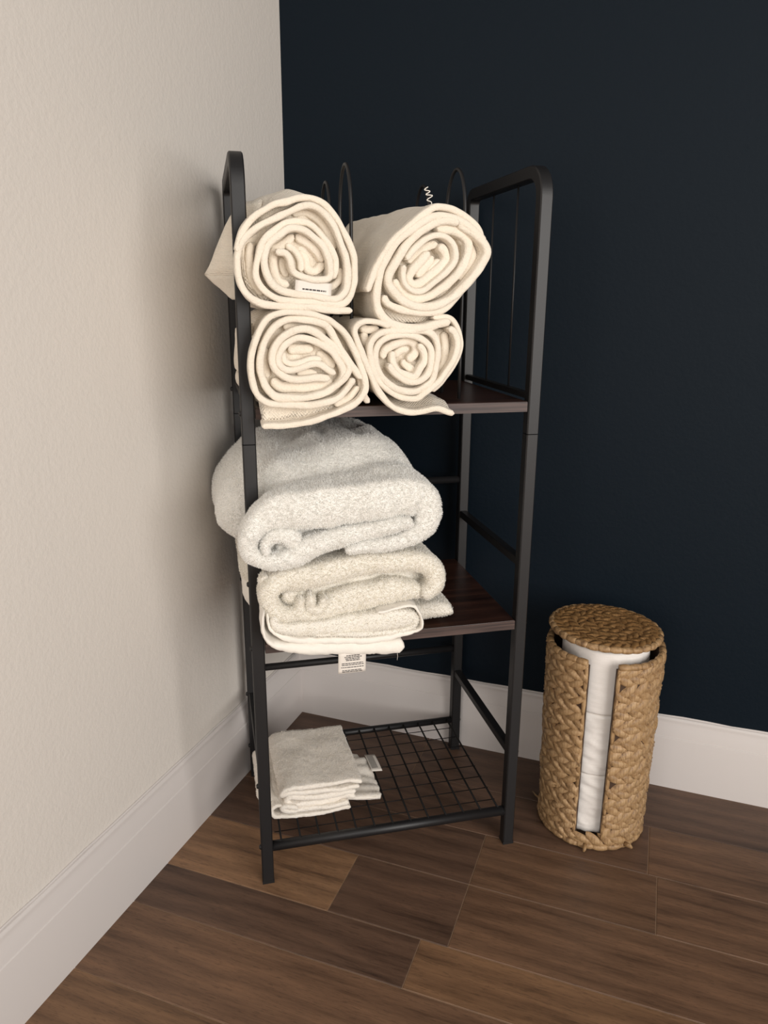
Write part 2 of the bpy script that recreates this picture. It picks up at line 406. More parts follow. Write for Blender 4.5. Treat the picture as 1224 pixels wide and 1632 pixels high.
# ---------------------------------------------------------------- towels
STRANDS = {
 'TL': [
  (-0.045, [(127.8,856.0,7.8),(106.0,857.0,7.8),(73.5,860.3,7.7),(41.5,861.8,7.7),(22.6,863.2,7.6),(10.2,868.6,7.6),(0.1,878.9,7.5),(-5.7,894.4,7.5),(-6.3,913.3,7.4),(-2.6,927.5,7.4),(3.3,937.5,7.4),(19.7,950.1,7.4),(44.7,962.1,7.4),(63.5,970.7,7.4),(76.0,973.9,7.5),(87.3,972.2,7.5),(98.5,964.4,7.5),(108.5,949.9,7.6),(116.0,932.2,7.6),(122.0,913.0,7.7),(123.5,895.8,7.7),(120.7,881.0,7.8),(111.4,870.4,7.8),(97.0,869.7,7.7),(80.2,873.3,7.7),(54.6,876.2,7.6),(42.1,879.8,7.6),(33.5,886.4,7.6),(27.0,897.2,7.5),(24.4,912.6,7.5),(27.4,925.7,7.5),(35.2,935.3,7.5),(44.1,942.5,7.5),(54.2,948.4,7.5),(63.0,949.2,7.5),(72.9,946.5,7.5),(84.1,938.7,7.6),(94.1,929.4,7.6),(100.3,917.5,7.6),(102.1,905.4,7.7),(101.6,894.4,7.7),(93.5,891.6,7.7),(79.3,892.9,7.7),(64.1,897.4,7.6),(56.7,902.9,7.6),(54.5,914.3,7.6),(49.7,921.6,7.5),(37.8,922.1,7.5)]),
  (-0.043, [(-6.4,921.7,7.2),(-2.7,935.8,7.2),(2.7,947.5,7.2),(14.2,959.9,7.1),(32.9,972.0,7.2),(51.6,977.7,7.2),(66.5,981.6,7.2),(81.5,982.1,7.2),(96.5,976.8,7.3),(109.0,963.1,7.3),(119.1,948.0,7.4),(126.7,932.5,7.4),(131.4,915.6,7.5),(131.7,899.7,7.5),(131.0,886.1,7.5),(126.3,873.6,7.5),(118.3,864.5,7.6),(99.9,864.7,7.5),(73.9,866.8,7.5),(45.7,868.4,7.4),(31.9,873.0,7.4),(20.9,882.7,7.3),(14.7,894.7,7.3),(15.2,906.6,7.3),(18.9,918.6,7.2),(22.2,930.4,7.2),(31.2,941.2,7.2),(43.3,950.6,7.2),(53.4,955.5,7.2),(63.4,956.6,7.2),(75.9,955.2,7.3),(87.1,948.4,7.3),(95.8,937.9,7.3),(103.4,927.3,7.4),(108.6,915.3,7.4),(108.5,903.1,7.4),(104.9,893.2,7.5)]),
  (-0.031, [(33.5,924.2,8.9),(43.8,929.2,8.9),(54.1,935.4,8.9),(60.6,942.7,8.9)]),
  (-0.033, [(64.2,942.7,9.5),(76.7,933.9,9.6),(88.1,923.9,9.6),(95.7,913.0,9.7)]),
  (-0.033, [(51.2,931.6,7.6),(62.5,924.6,7.6),(68.5,912.6,7.7),(68.3,901.6,7.7)]),
  (-0.029, [(66.8,923.7,9.0),(75.6,915.3,9.0),(75.3,905.5,9.0),(84.3,900.7,9.1),(93.6,907.0,9.1),(96.3,912.0,9.1)]),
  (-0.032, [(36.7,927.8,8.9),(35.4,909.7,8.9),(37.6,897.6,8.9),(42.4,889.1,9.0),(53.8,885.5,9.0)]),
  (-0.025, [(47.8,917.5,7.7),(47.4,905.3,7.7),(53.6,895.5,7.8)]),
  (-0.032, [(115.4,906.0,7.8),(116.6,893.6,7.8),(101.9,883.4,7.8),(75.8,885.7,7.8)]),
  (-0.029, [(60.2,965.4,8.8),(78.0,967.1,8.9),(93.2,959.2,8.9),(103.3,945.0,9.0),(110.9,928.2,9.1)]),
  (-0.029, [(10.2,933.4,8.8),(8.2,914.3,8.9),(9.7,892.5,8.9),(21.7,874.2,9.0)]),
 ],
 'TR': [
  (-0.044, [(147.6,878.9,7.5),(152.2,893.2,7.4),(162.0,912.4,7.4),(174.1,931.5,7.4),(187.6,945.7,7.4),(205.7,960.0,7.4),(220.8,971.5,7.4),(231.4,977.3,7.4),(246.9,976.7,7.4),(264.3,970.6,7.5),(278.8,963.1,7.5),(288.8,952.3,7.5),(292.9,939.6,7.6)]),
  (-0.045, [(295.5,938.1,9.4),(285.4,948.6,9.4),(272.3,957.5,9.3),(256.4,964.1,9.2),(239.1,967.5,9.2),(223.8,964.6,9.2),(207.1,954.4,9.2),(188.9,940.8,9.2),(175.4,924.5,9.2),(164.9,903.2,9.2),(159.6,881.8,9.3),(160.0,866.0,9.3),(165.1,851.5,9.4),(177.7,841.2,9.4),(198.2,835.3,9.5),(220.4,835.9,9.5),(239.5,840.4,9.5),(253.9,843.3,9.6)]),
  (-0.045, [(261.2,959.3,9.0),(277.3,951.2,9.0),(290.5,941.6,9.1),(297.3,933.9,9.1),(299.3,923.8,9.1),(290.4,907.8,9.2),(275.0,888.6,9.2),(256.2,872.3,9.2),(235.7,862.6,9.2),(213.5,861.1,9.1),(196.1,866.2,9.1),(182.0,877.7,9.0),(173.8,889.1,9.0),(175.6,900.5,8.9),(184.6,916.2,8.9),(198.2,934.7,8.9),(213.3,949.0,8.9),(228.5,958.4,8.9),(245.5,962.1,8.9),(261.2,959.3,9.0)]),
  (-0.041, [(297.3,912.4,8.4),(282.6,894.6,8.5),(270.2,881.3,8.5),(257.8,866.4,8.5),(245.1,857.4,8.5),(221.1,854.7,8.4),(194.2,857.3,8.4),(175.3,864.6,8.3),(168.3,874.7,8.3)]),
  (-0.045, [(192.4,910.4,6.7),(191.8,899.3,6.7),(194.3,887.9,6.8),(203.7,880.0,6.8),(217.9,880.1,6.8),(231.8,890.4,6.8),(247.3,902.9,6.8),(257.2,914.5,6.8),(258.4,926.0,6.8),(253.3,937.3,6.8),(242.9,944.8,6.7),(230.4,945.5,6.7),(218.1,939.4,6.7),(206.0,929.3,6.7),(195.4,916.4,6.7)]),
  (-0.039, [(181.0,892.2,9.8),(192.8,880.7,9.8),(205.5,871.3,9.9),(221.4,871.4,9.9),(237.1,878.1,10.0),(260.7,895.9,10.0),(273.0,912.1,9.9),(278.8,926.7,9.9),(277.5,941.0,9.9),(260.4,950.6,9.8),(235.1,954.2,9.7)]),
  (-0.04, [(226.2,925.7,9.8),(217.0,915.5,9.8),(204.7,902.5,9.8),(201.0,893.8,9.8),(206.5,887.3,9.8),(216.0,888.9,9.9),(226.8,897.0,9.9),(242.4,908.7,9.9),(250.1,917.5,9.9),(247.4,927.5,9.8),(238.5,934.4,9.8)]),
  (-0.035, [(212.5,896.9,11.4),(221.7,908.6,11.4),(234.1,920.3,11.4)]),
  (-0.034, [(222.3,894.1,11.5),(234.7,907.4,11.4),(245.6,916.2,11.4)]),
  (-0.035, [(201.2,914.1,9.1),(215.1,925.7,9.0),(227.5,933.1,9.1),(238.4,936.2,9.1)]),
  (-0.031, [(269.7,944.3,10.7),(286.4,930.1,10.8),(287.0,915.5,10.8),(271.5,894.7,10.8)]),
 ],
 'BL': [
  (-0.045, [(13.6,718.9,7.2),(40.5,718.3,7.3),(68.6,721.1,7.3),(97.1,728.7,7.3),(118.6,736.8,7.4),(136.0,747.0,7.4),(144.4,760.2,7.3),(144.0,772.8,7.3),(139.0,792.3,7.3),(130.5,811.5,7.2),(119.4,829.2,7.2),(105.7,841.9,7.1),(93.4,848.5,7.1),(74.3,852.8,7.0),(51.4,854.6,7.0),(36.7,852.8,7.0),(24.5,845.9,7.0),(14.5,829.7,7.0),(7.1,811.3,7.0),(4.0,794.1,7.0),(4.4,778.1,7.1),(7.8,763.1,7.1),(14.2,752.1,7.1),(23.5,746.6,7.2),(41.3,744.2,7.2),(69.1,742.4,7.3),(90.2,744.9,7.3),(108.8,750.5,7.3),(121.7,762.1,7.3),(130.4,774.4,7.3)]),
  (-0.043, [(140.8,774.0,8.5),(126.6,792.3,8.4),(115.4,808.8,8.3),(107.1,822.4,8.3),(99.0,837.2,8.2),(85.3,843.2,8.2),(66.3,846.5,8.1),(48.7,845.8,8.1),(36.4,840.0,8.1),(26.6,828.2,8.1),(19.5,815.1,8.1),(15.4,797.8,8.1),(16.1,780.4,8.2),(22.3,764.0,8.2),(32.2,754.1,8.3),(48.7,752.1,8.3),(69.6,751.9,8.4),(90.7,756.7,8.4),(107.9,766.3,8.4),(119.3,775.8,8.4),(125.1,786.8,8.4),(122.3,795.1,8.4),(112.6,807.5,8.3),(98.7,819.5,8.3),(85.1,829.9,8.2),(71.5,834.9,8.2),(57.8,833.1,8.1),(44.0,825.7,8.1),(34.9,814.9,8.1),(29.7,801.7,8.2),(32.0,789.6,8.2),(39.9,780.6,8.2),(53.5,774.5,8.3),(72.9,775.3,8.3),(86.9,776.4,8.3),(100.2,774.5,8.4)]),
  (-0.043, [(106.4,764.3,7.7),(115.8,774.5,7.7),(117.3,785.5,7.7),(111.1,798.0,7.6),(101.4,810.0,7.6),(87.6,818.2,7.6),(73.9,822.9,7.5),(60.3,824.0,7.5),(49.3,818.5,7.5),(41.5,810.2,7.5),(36.4,798.9,7.5),(40.2,790.1,7.5),(49.6,785.5,7.6),(62.1,788.0,7.6),(76.0,792.7,7.6),(87.2,792.8,7.6),(98.2,785.8,7.6),(107.3,781.3,7.7)]),
  (-0.04, [(43.1,808.0,6.8),(43.5,798.6,6.9),(50.2,793.8,6.9),(64.0,794.9,6.9),(78.0,799.2,6.9),(90.5,798.0,6.9)]),
  (-0.031, [(50.3,810.7,11.7),(64.1,810.6,11.8),(80.9,810.4,11.8)]),
  (-0.03, [(86.5,806.9,11.2),(97.7,797.1,11.2),(107.5,787.3,11.3)]),
  (-0.031, [(29.9,774.8,11.8),(40.6,765.0,11.9),(57.3,763.9,11.9),(74.2,763.6,12.0),(91.3,766.7,12.0),(104.3,772.1,12.0)]),
  (-0.031, [(60.6,781.2,8.4),(74.7,782.3,8.4),(85.9,779.4,8.4)]),
  (-0.029, [(45.8,836.8,9.6),(62.3,837.4,9.6),(80.3,836.0,9.7),(98.3,828.5,9.7)]),
  (-0.029, [(24.5,811.5,8.2),(22.4,792.6,8.3),(24.5,776.1,8.3)]),
  (-0.035, [(138.0,763.4,8.5),(124.9,749.5,8.6),(106.1,741.5,8.5)]),
 ],
 'BR': [
  (-0.045, [(262.1,727.3,7.3),(252.9,729.3,7.3),(243.1,734.0,7.3),(232.0,733.9,7.3),(211.6,729.8,7.2),(192.5,733.0,7.2),(177.6,739.9,7.2),(166.8,751.8,7.1),(157.5,766.2,7.1),(149.6,784.1,7.0),(141.8,803.0,7.0),(135.4,819.1,6.9),(131.3,831.4,6.9),(135.5,840.2,6.9),(144.4,843.8,6.9),(161.1,842.9,6.9),(175.4,838.0,7.0)]),
  (-0.045, [(251.1,834.9,7.5),(258.6,832.1,7.5),(263.7,823.2,7.5),(264.7,811.8,7.6),(259.1,795.2,7.6),(249.3,779.9,7.6),(236.7,765.9,7.6),(223.3,755.7,7.6),(211.2,748.2,7.6),(195.0,749.2,7.6),(177.4,757.4,7.5),(164.1,769.9,7.5),(156.1,782.7,7.4),(151.9,799.1,7.4),(150.2,811.6,7.4),(154.1,821.5,7.3),(163.8,829.8,7.3),(179.4,832.4,7.4),(196.5,832.4,7.4),(223.0,832.0,7.4),(233.8,825.9,7.5),(238.4,814.6,7.5),(237.9,798.1,7.5),(235.9,785.3,7.6),(231.8,771.2,7.6),(223.1,763.6,7.6),(211.0,757.3,7.6),(197.5,757.4,7.6),(181.4,762.5,7.5),(168.0,773.6,7.5),(160.1,786.4,7.4),(157.4,799.0,7.4),(158.9,811.5,7.4),(166.4,821.1,7.4),(180.8,826.5,7.4),(196.5,827.4,7.4),(212.5,824.2,7.4),(224.0,817.8,7.5),(230.2,808.3,7.5),(230.6,793.0,7.5),(225.5,778.4,7.6),(213.5,769.6,7.6),(200.0,769.8,7.5),(187.9,776.5,7.5),(179.9,784.2,7.5),(174.8,792.3,7.4)]),
  (-0.041, [(180.6,807.3,7.7),(180.7,795.9,7.7),(187.5,783.1,7.8),(198.3,778.4,7.8),(209.1,775.7,7.8),(217.0,786.5,7.8),(223.6,796.7,7.8),(220.6,808.2,7.8),(213.8,815.8,7.7)]),
  (-0.035, [(168.9,798.1,9.7),(170.8,807.0,9.7),(182.0,814.4,9.7),(194.0,818.1,9.7),(204.6,819.3,9.7),(212.8,812.9,9.7),(211.7,802.7,9.8),(201.0,795.2,9.8)]),
  (-0.033, [(184.0,800.4,9.1),(193.3,807.9,9.1),(202.7,809.1,9.1)]),
  (-0.032, [(195.0,795.0,9.1),(203.3,787.2,9.2),(211.5,780.6,9.2)]),
  (-0.04, [(232.1,848.3,5.8),(250.9,848.9,5.8),(260.6,842.6,5.8),(267.2,830.6,5.9),(270.4,815.3,5.9),(267.5,799.9,5.9),(258.4,783.2,5.9),(245.1,766.5,5.9),(233.0,756.2,5.9)]),
  (-0.03, [(141.1,835.7,8.9),(150.2,833.2,8.9),(164.6,835.6,9.0)]),
  (-0.029, [(145.2,830.7,9.0),(147.8,818.1,9.0),(154.3,808.0,9.0)]),
  (-0.031, [(250.3,830.3,10.5),(252.9,811.0,10.5),(251.4,791.6,10.6),(242.1,776.1,10.6)]),
  (-0.033, [(146.9,761.2,7.8),(140.3,774.2,7.8),(145.5,750.8,7.8),(152.2,742.9,7.9)]),
 ],
 'MT': [
  (-0.06, [(115.7,554.5,12.0),(145.7,556.0,16.1),(178.9,557.9,20.3),(206.8,565.9,24.4),(227.6,583.0,31.2),(225.6,609.9,40.4),(197.6,619.8,46.7),(156.5,618.0,50.3),(116.2,613.5,52.5),(76.5,610.4,53.4),(37.5,608.7,49.0),(8.9,597.0,32.2),(-7.6,577.9,21.9),(-6.8,556.0,22.0),(14.6,543.3,22.2),(46.1,547.3,26.3),(72.9,561.2,27.7),(107.8,569.1,25.2),(143.0,575.9,22.7),(178.7,583.9,20.1),(205.1,584.4,14.9)]),
  (-0.058, [(13.1,552.4,7.8),(12.6,569.0,13.0),(26.5,579.5,18.2),(45.8,573.5,22.3),(49.4,560.8,18.4)]),
  (-0.048, [(29.2,553.4,23.8),(50.6,563.0,18.6)]),
 ],
 'MM': [
  (-0.052, [(222.2,478.1,16.9),(240.9,491.6,23.9),(237.4,515.8,26.5),(209.7,526.8,26.3),(172.7,528.2,27.4),(130.8,525.7,28.6),(92.2,520.1,29.7),(56.9,515.8,29.5),(30.0,510.9,26.7),(13.6,496.6,24.0),(18.2,474.5,24.2),(36.6,462.5,21.7),(55.8,469.5,17.7),(57.6,489.8,12.2)]),
  (-0.05, [(70.2,493.7,9.5),(69.8,473.2,13.6),(83.5,469.0,13.7),(92.0,485.9,13.7)]),
  (-0.049, [(47.8,463.1,16.3),(80.8,462.9,24.7),(108.7,473.6,35.8),(148.1,480.5,36.0),(188.1,485.9,32.1),(217.1,481.9,19.7),(230.4,476.2,7.1)]),
  (-0.04, [(12.7,517.8,16.1),(10.5,494.9,16.2),(17.7,470.9,16.3)]),
  (-0.037, [(33.5,488.8,21.8),(49.8,484.4,21.9),(77.3,481.9,19.3)]),
 ],
 'MB': [
  (-0.056, [(5.5,478.8,3.7),(4.4,449.9,4.8),(12.3,431.3,7.0),(29.5,422.1,12.3),(59.5,416.7,17.0),(101.2,411.3,19.4),(158.1,408.3,20.3),(196.6,407.2,20.4)]),
  (-0.055, [(158.2,461.7,3.9),(181.1,464.4,3.9),(207.0,466.2,3.9),(217.4,455.5,3.9),(220.0,430.7,4.5),(187.3,423.9,7.9),(144.0,421.6,9.0),(73.7,426.8,8.8),(32.7,434.7,7.1),(14.3,449.9,4.3),(10.3,472.2,3.8)]),
  (-0.053, [(20.5,467.4,10.8),(22.6,451.1,13.5),(60.5,444.3,19.2),(107.7,444.1,24.9),(158.7,446.6,27.9),(196.2,447.5,25.3),(212.3,446.0,14.1),(205.2,431.3,9.9),(158.7,429.2,8.4),(74.1,435.5,6.9)]),
  (-0.044, [(21.1,460.5,24.5),(75.7,449.2,24.9),(132.0,443.7,25.2),(189.8,441.1,22.7)]),
 ],
 'MG': [
  (0.02, [(206.3,422.9,21.2),(240.8,422.9,24.4),(266.2,425.5,26.0),(288.8,421.7,18.5)]),
 ],
 'CT': [
  (0.052, [(158.5,116.8,7.5),(129.3,116.9,7.5),(97.4,116.3,7.5),(58.1,118.1,7.4),(36.7,117.1,7.4),(28.2,107.2,7.4),(38.4,110.0,7.4),(57.8,108.0,7.4),(97.2,106.0,7.5),(129.2,104.3,7.5),(153.4,108.4,7.6)]),
 ],
 'CM': [
  (0.055, [(148.9,95.4,10.0),(129.7,95.1,10.0),(97.5,94.6,9.9),(61.9,98.2,9.8),(42.4,101.5,9.8),(36.4,95.6,9.8),(43.9,87.4,9.8),(67.5,85.8,9.9),(97.3,83.0,9.9),(129.6,86.9,10.0),(147.9,87.4,10.0)]),
 ],
 'CB': [
  (0.05, [(136.7,77.8,8.0),(96.5,77.6,7.9),(56.9,78.6,7.9),(35.4,80.7,7.8),(27.8,87.1,7.8),(32.7,89.7,7.8),(53.1,85.0,7.8)]),
  (0.052, [(139.0,68.9,6.4),(96.6,66.8,6.4),(56.8,66.7,6.3),(31.3,67.0,6.3),(15.8,72.7,6.3),(12.0,83.7,6.2),(16.5,90.9,6.2),(28.1,91.9,6.2)]),
 ],
}
def catmull(P, ds):
    P = np.asarray(P, float); out = []
    Q = np.vstack([2 * P[0] - P[1], P, 2 * P[-1] - P[-2]])
    for i in range(1, len(Q) - 2):
        a, b_, c, d = Q[i - 1], Q[i], Q[i + 1], Q[i + 2]
        k = max(2, int(np.linalg.norm((c - b_)[:2]) / ds))
        for j in range(k):
            t_ = j / k
            out.append(.5 * ((2 * b_) + (c - a) * t_ + (2 * a - 5 * b_ + 4 * c - d) * t_ ** 2 + (3 * b_ - a - 3 * c + d) * t_ ** 3))
    out.append(Q[-2]); return np.array(out)

def smooth1(a, k):
    for _ in range(k): a[1:-1] = (a[:-2] + 2 * a[1:-1] + a[2:]) / 4
    return a

def sheet(mb, strand, yf, yb, ds, dy, capn=6, wob=.0012, seed=0.0, fat=1.0, capf=.8, pw=1.0, tw=.05):
    """a thick cloth layer: centreline (x, z, thickness) in the front plane, rounded front rim, running back to yb"""
    S = catmull(np.array(strand) / 1000.0, ds); S[:, :2] = smooth1(S[:, :2], 2)
    n = len(S); T = np.gradient(S[:, :2], axis=0); T /= np.linalg.norm(T, axis=1)[:, None] + 1e-9
    N = np.stack([-T[:, 1], T[:, 0]], 1); h = S[:, 2] / 2 * fat
    # thin the two loose ends into a rounded edge
    L = np.concatenate([[0], np.cumsum(np.linalg.norm(np.diff(S[:, :2], axis=0), axis=1))])
    e = np.minimum(L, L[-1] - L); hh = h * np.sqrt(np.clip(1 - (1 - np.clip(e / (h * .8 + 1e-6), 0, 1)) ** 2, .12, 1))
    ny = max(2, int((yb - yf) / dy))
    cap = min(capf * np.median(h), .013)
    sec = []           # (fraction of h, y, v)
    ys = np.linspace(yb, yf + cap, ny)
    sec += [(1, y, y - yf) for y in ys]
    for a_ in np.linspace(0, math.pi, capn + 2)[1:-1]: sec.append((math.copysign(abs(math.cos(a_)) ** pw, math.cos(a_)), yf + cap - cap * math.sin(a_) ** pw, .004))
    sec += [(-1, y, y - yf) for y in ys[::-1]]
    sec = np.array(sec); k = len(sec)
    wv = noise(np.stack([L + seed, L * 0 + seed, L * 0], 1), 28) * wob * 1.5 + noise(np.stack([L + seed, L * 0, L * 0], 1), 90) * wob * .5
    hh = hh * (1 + tw * noise(np.stack([L + seed + 4, L * 0, L * 0], 1), 45) + tw * .6 * noise(np.stack([L + seed + 8, L * 0, L * 0], 1), 120))
    off = sec[None, :, 0] * hh[:, None]
    X = S[:, 0, None] + N[:, 0, None] * off; Z = S[:, 1, None] + N[:, 1, None] * off
    Y = np.broadcast_to(sec[None, :, 1], X.shape) + wv[:, None] * np.clip(1 - (sec[None, :, 1] - yf) / .05, 0, 1)
    V = np.stack([X, Y, Z], -1).reshape(-1, 3)
    UV = np.stack([np.broadcast_to(L[:, None] + seed, X.shape), np.broadcast_to(sec[None, :, 2], X.shape)], -1).reshape(-1, 2)
    i, j = np.meshgrid(np.arange(n - 1), np.arange(k - 1), indexing='ij')
    a = (i * k + j).ravel(); F = np.stack([a, a + 1, a + k + 1, a + k], 1)
    f = [tuple(q) for q in F.tolist()] + [tuple(range(k))[::-1], tuple(range((n - 1) * k, n * k))]
    f += [(r * k + k - 1, r * k, (r + 1) * k, (r + 1) * k + k - 1) for r in range(n - 1)]
    mb.add(V, f, UV)

def hull(P):
    P = sorted(map(tuple, P)); 
    def half(P):
        h = []
        for p in P:
            while len(h) >= 2 and (h[-1][0] - h[-2][0]) * (p[1] - h[-2][1]) - (h[-1][1] - h[-2][1]) * (p[0] - h[-2][0]) <= 0: h.pop()
            h.append(p)
        return h
    a, b_ = half(P), half(P[::-1]); return np.array(a[:-1] + b_[:-1])

def plug(mb, pts, shrink, y0, y1, amp=.006):
    """the packed inner layers behind the visible rims"""
    H = hull(np.array(pts)[:, :2] / 1000.0); c = H.mean(0)
    Hc = np.vstack([H, H[:1]]); H2 = []
    for a, b_ in zip(Hc[:-1], Hc[1:]):
        k = max(1, int(np.linalg.norm(b_ - a) / .005))
        for j in range(k): H2.append(a + (b_ - a) * j / k)
    H = np.array(H2); n = len(H); rr = [0, .25, .45, .62, .78, .9, 1.0]; V = []
    for r in rr:
        for p in H: V.append([c[0] + (p[0] - c[0]) * r * shrink, y0, c[1] + (p[1] - c[1]) * r * shrink])
    V = np.array(V); V[:, 1] += noise(V, 55) * amp + noise(V, 140) * amp * .4
    ys = np.linspace(y0 + .02, y1, 12)
    B = np.array([[c[0] + (p[0] - c[0]) * shrink, y, c[1] + (p[1] - c[1]) * shrink] for y in ys for p in H])
    V = np.vstack([V, B]); m_ = len(rr) + len(ys)
    f = [(r * n + j, r * n + (j + 1) % n, (r + 1) * n + (j + 1) % n, (r + 1) * n + j) for r in range(m_ - 1) for j in range(n)]
    f.append(tuple((m_ - 1) * n + j for j in range(n)))
    UV = np.column_stack([V[:, 0], .016 + np.clip((V[:, 2] - V[:, 2].min()) * 1.0, 0, .2)])
    UV[V[:, 1] > y0 + .012, 1] = .12
    mb.add(V, f, UV)

def pinch(V):
    """cloth bulges past the front left post but is squeezed in where it passes behind it"""
    y = V[:, 1]; w = sstep(-.022, -.006, y) * (1 - sstep(.022, .045, y))
    x = V[:, 0]; t_ = np.clip((.06 - x) / .075, 0, 1)
    lo = .0125
    tgt = np.where(x < .06, lo + (.06 - lo) * (1 - t_), x)
    V[:, 0] = x * (1 - w) + np.maximum(tgt, x * 0 + lo) * w
    return V

def warp_all(mb, *fs):
    V = np.concatenate(mb.v); UV = np.concatenate(mb.uv)
    for fn in fs: V = fn(V)
    mb.v = [V]; mb.uv = [UV]

def fuzz(mb, count, length, width, sel, seed=1, pm=None):
    """terry pile: thin bent loops standing on the cloth"""
    r = np.random.default_rng(seed); V = np.concatenate(mb.v); nf0 = len(mb.f); pm = pm or mat_pile
    Q = np.array([q for q in mb.f if len(q) == 4])
    A, B, C_, D_ = (V[Q[:, i]] for i in range(4)); nr = np.cross(C_ - A, D_ - B); ar = np.linalg.norm(nr, axis=1) + 1e-12
    nn = nr / ar[:, None]; mid = (A + B + C_ + D_) / 4; ok = sel(mid, nn); ar = ar * ok
    mb.base_n = (mb.n, Q.shape[0])
    idx = r.choice(len(Q), count, p=ar / ar.sum()); u = r.random((count, 1)); w = r.random((count, 1))
    P = (A[idx] * (1 - u) + B[idx] * u) * (1 - w) + (D_[idx] * (1 - u) + C_[idx] * u) * w; N = nn[idx]
    clump = np.stack([noise(P, 330), noise(P + 5, 330), noise(P + 9, 330)], 1)
    dirn = N + .95 * clump + .45 * r.normal(size=(count, 3)); dirn /= np.linalg.norm(dirn, axis=1)[:, None]
    side = np.cross(dirn, r.normal(size=(count, 3))); side /= np.linalg.norm(side, axis=1)[:, None] + 1e-9
    ln = length * (.6 + .8 * r.random((count, 1))); base = P - N * .0005
    tip = base + dirn * ln; side2 = side * width
    vv = np.stack([base - side2 / 2, base + side2 / 2, tip + side2 * .35, tip - side2 * .35], 1).reshape(-1, 3)
    ids = np.arange(count)[:, None] * 4 + np.arange(4)[None]
    n0 = mb.n
    mb.v = [np.vstack([V, vv])]; mb.uv = [np.vstack([np.concatenate(mb.uv), np.zeros((len(vv), 2))])]
    mb.f.extend([tuple(q) for q in (ids + n0).tolist()]); mb.n += len(vv)
    mb.pile = (nf0, pm)

def place(mb, name, mat):
    V = np.concatenate(mb.v); c = [float((V[:, 0].min() + V[:, 0].max()) / 2), float((V[:, 1].min() + V[:, 1].max()) / 2), float(V[:, 2].min())]
    mb.v = [V - np.array(c)]; mb.uv = [np.concatenate(mb.uv)]
    o = mb.build(name, mat); o.matrix_world = RM @ Matrix.Translation(c); o['_c'] = c
    c0 = c; del o['_c']
    return o, c0

def label_part(parent, c0, name, p0, ex, ey, wd, ht, rows_, curve=.0, text=None):
    """small satin tag: p0 lower-left corner, ex / ey unit directions in rack coordinates"""
    p0, ex, ey = (np.array(a, float) for a in (p0, ex, ey)); nz = np.cross(ex, ey)
    b = MB(); nu, nv = 8, 8; G = []
    for sgn in (1, -1):
        for j in range(nv + 1):
            for i in range(nu + 1):
                u, v_ = i / nu, j / nv
                G.append(p0 + ex * u * wd + ey * v_ * ht + nz * (sgn * .0004 + curve * math.sin(math.pi * u) + curve * .6 * v_ * v_) - np.array(c0))
    f = []; K = nu + 1; M_ = K * (nv + 1)
    for j in range(nv):
        for i in range(nu):
            a = j * K + i; f += [(a, a + 1, a + K + 1, a + K), (M_ + a, M_ + a + K, M_ + a + K + 1, M_ + a + 1)]
    for i in range(nu): f += [(i, M_ + i, M_ + i + 1, i + 1), (nv * K + i, nv * K + i + 1, M_ + nv * K + i + 1, M_ + nv * K + i)]
    for j in range(nv): a = j * K; f += [(a, a + K, M_ + a + K, M_ + a), (a + nu, M_ + a + nu, M_ + a + K + nu, a + K + nu)]
    b.add(G, f); o = b.build(name, mat_tag, parent)
    if rows_:
        b = MB(); r = random.Random(3)
        for v0, hgt, x0, x1 in rows_:
            x = x0
            while x < x1 - .02:
                w_ = min(r.uniform(.04, .13), x1 - x); q = []
                for (u, v_) in ((x, v0), (x + w_, v0), (x + w_, v0 + hgt), (x, v0 + hgt)):
                    q.append(p0 + ex * u * wd + ey * v_ * ht + nz * (.0007 + curve * math.sin(math.pi * u) + curve * .6 * v_ * v_) - np.array(c0))
                b.add(q, [(0, 1, 2, 3)]); x += w_ + .018
        b.build('print', mat_print, o, smooth=False)
    return o

# --- four rolled towels on the top shelf
def rolled(key, label, yb, warps, hull_ids=(0, 1), shrink=.93, rec=.022, extra=None, name='rolled_towel'):
    mb = MB(); ss = STRANDS[key]
    for k, (yf, s_) in enumerate(ss):
        deep = yf > ss[0][0] + .0095
        sheet(mb, s_, yf, (yf + .05) if deep else yb, .0022, .009, seed=k * 1.3 + len(key), fat=1.10, capf=.85, pw=.78, tw=.07)
    pts = [p for i in hull_ids for p in ss[i][1]]
    plug(mb, pts, shrink, ss[0][0] + rec, yb - .003)
    if extra: extra(mb)
    def ripple(V):
        w = sstep(-.02, .05, V[:, 1])
        V[:, 2] += noise(V, 18) * .0035 * w + noise(V, 75) * .0007; V[:, 0] += noise(V + 3, 18) * .0035 * w + noise(V + 7, 75) * .0007; V[:, 1] += noise(V + 11, 110) * .0009
        return V
    warp_all(mb, *warps, ripple, pinch)
    o, c0 = place(mb, name, mat_cream); tag(o, label, 'towel', 'cream towels rolled on the top shelf')
    return o, c0

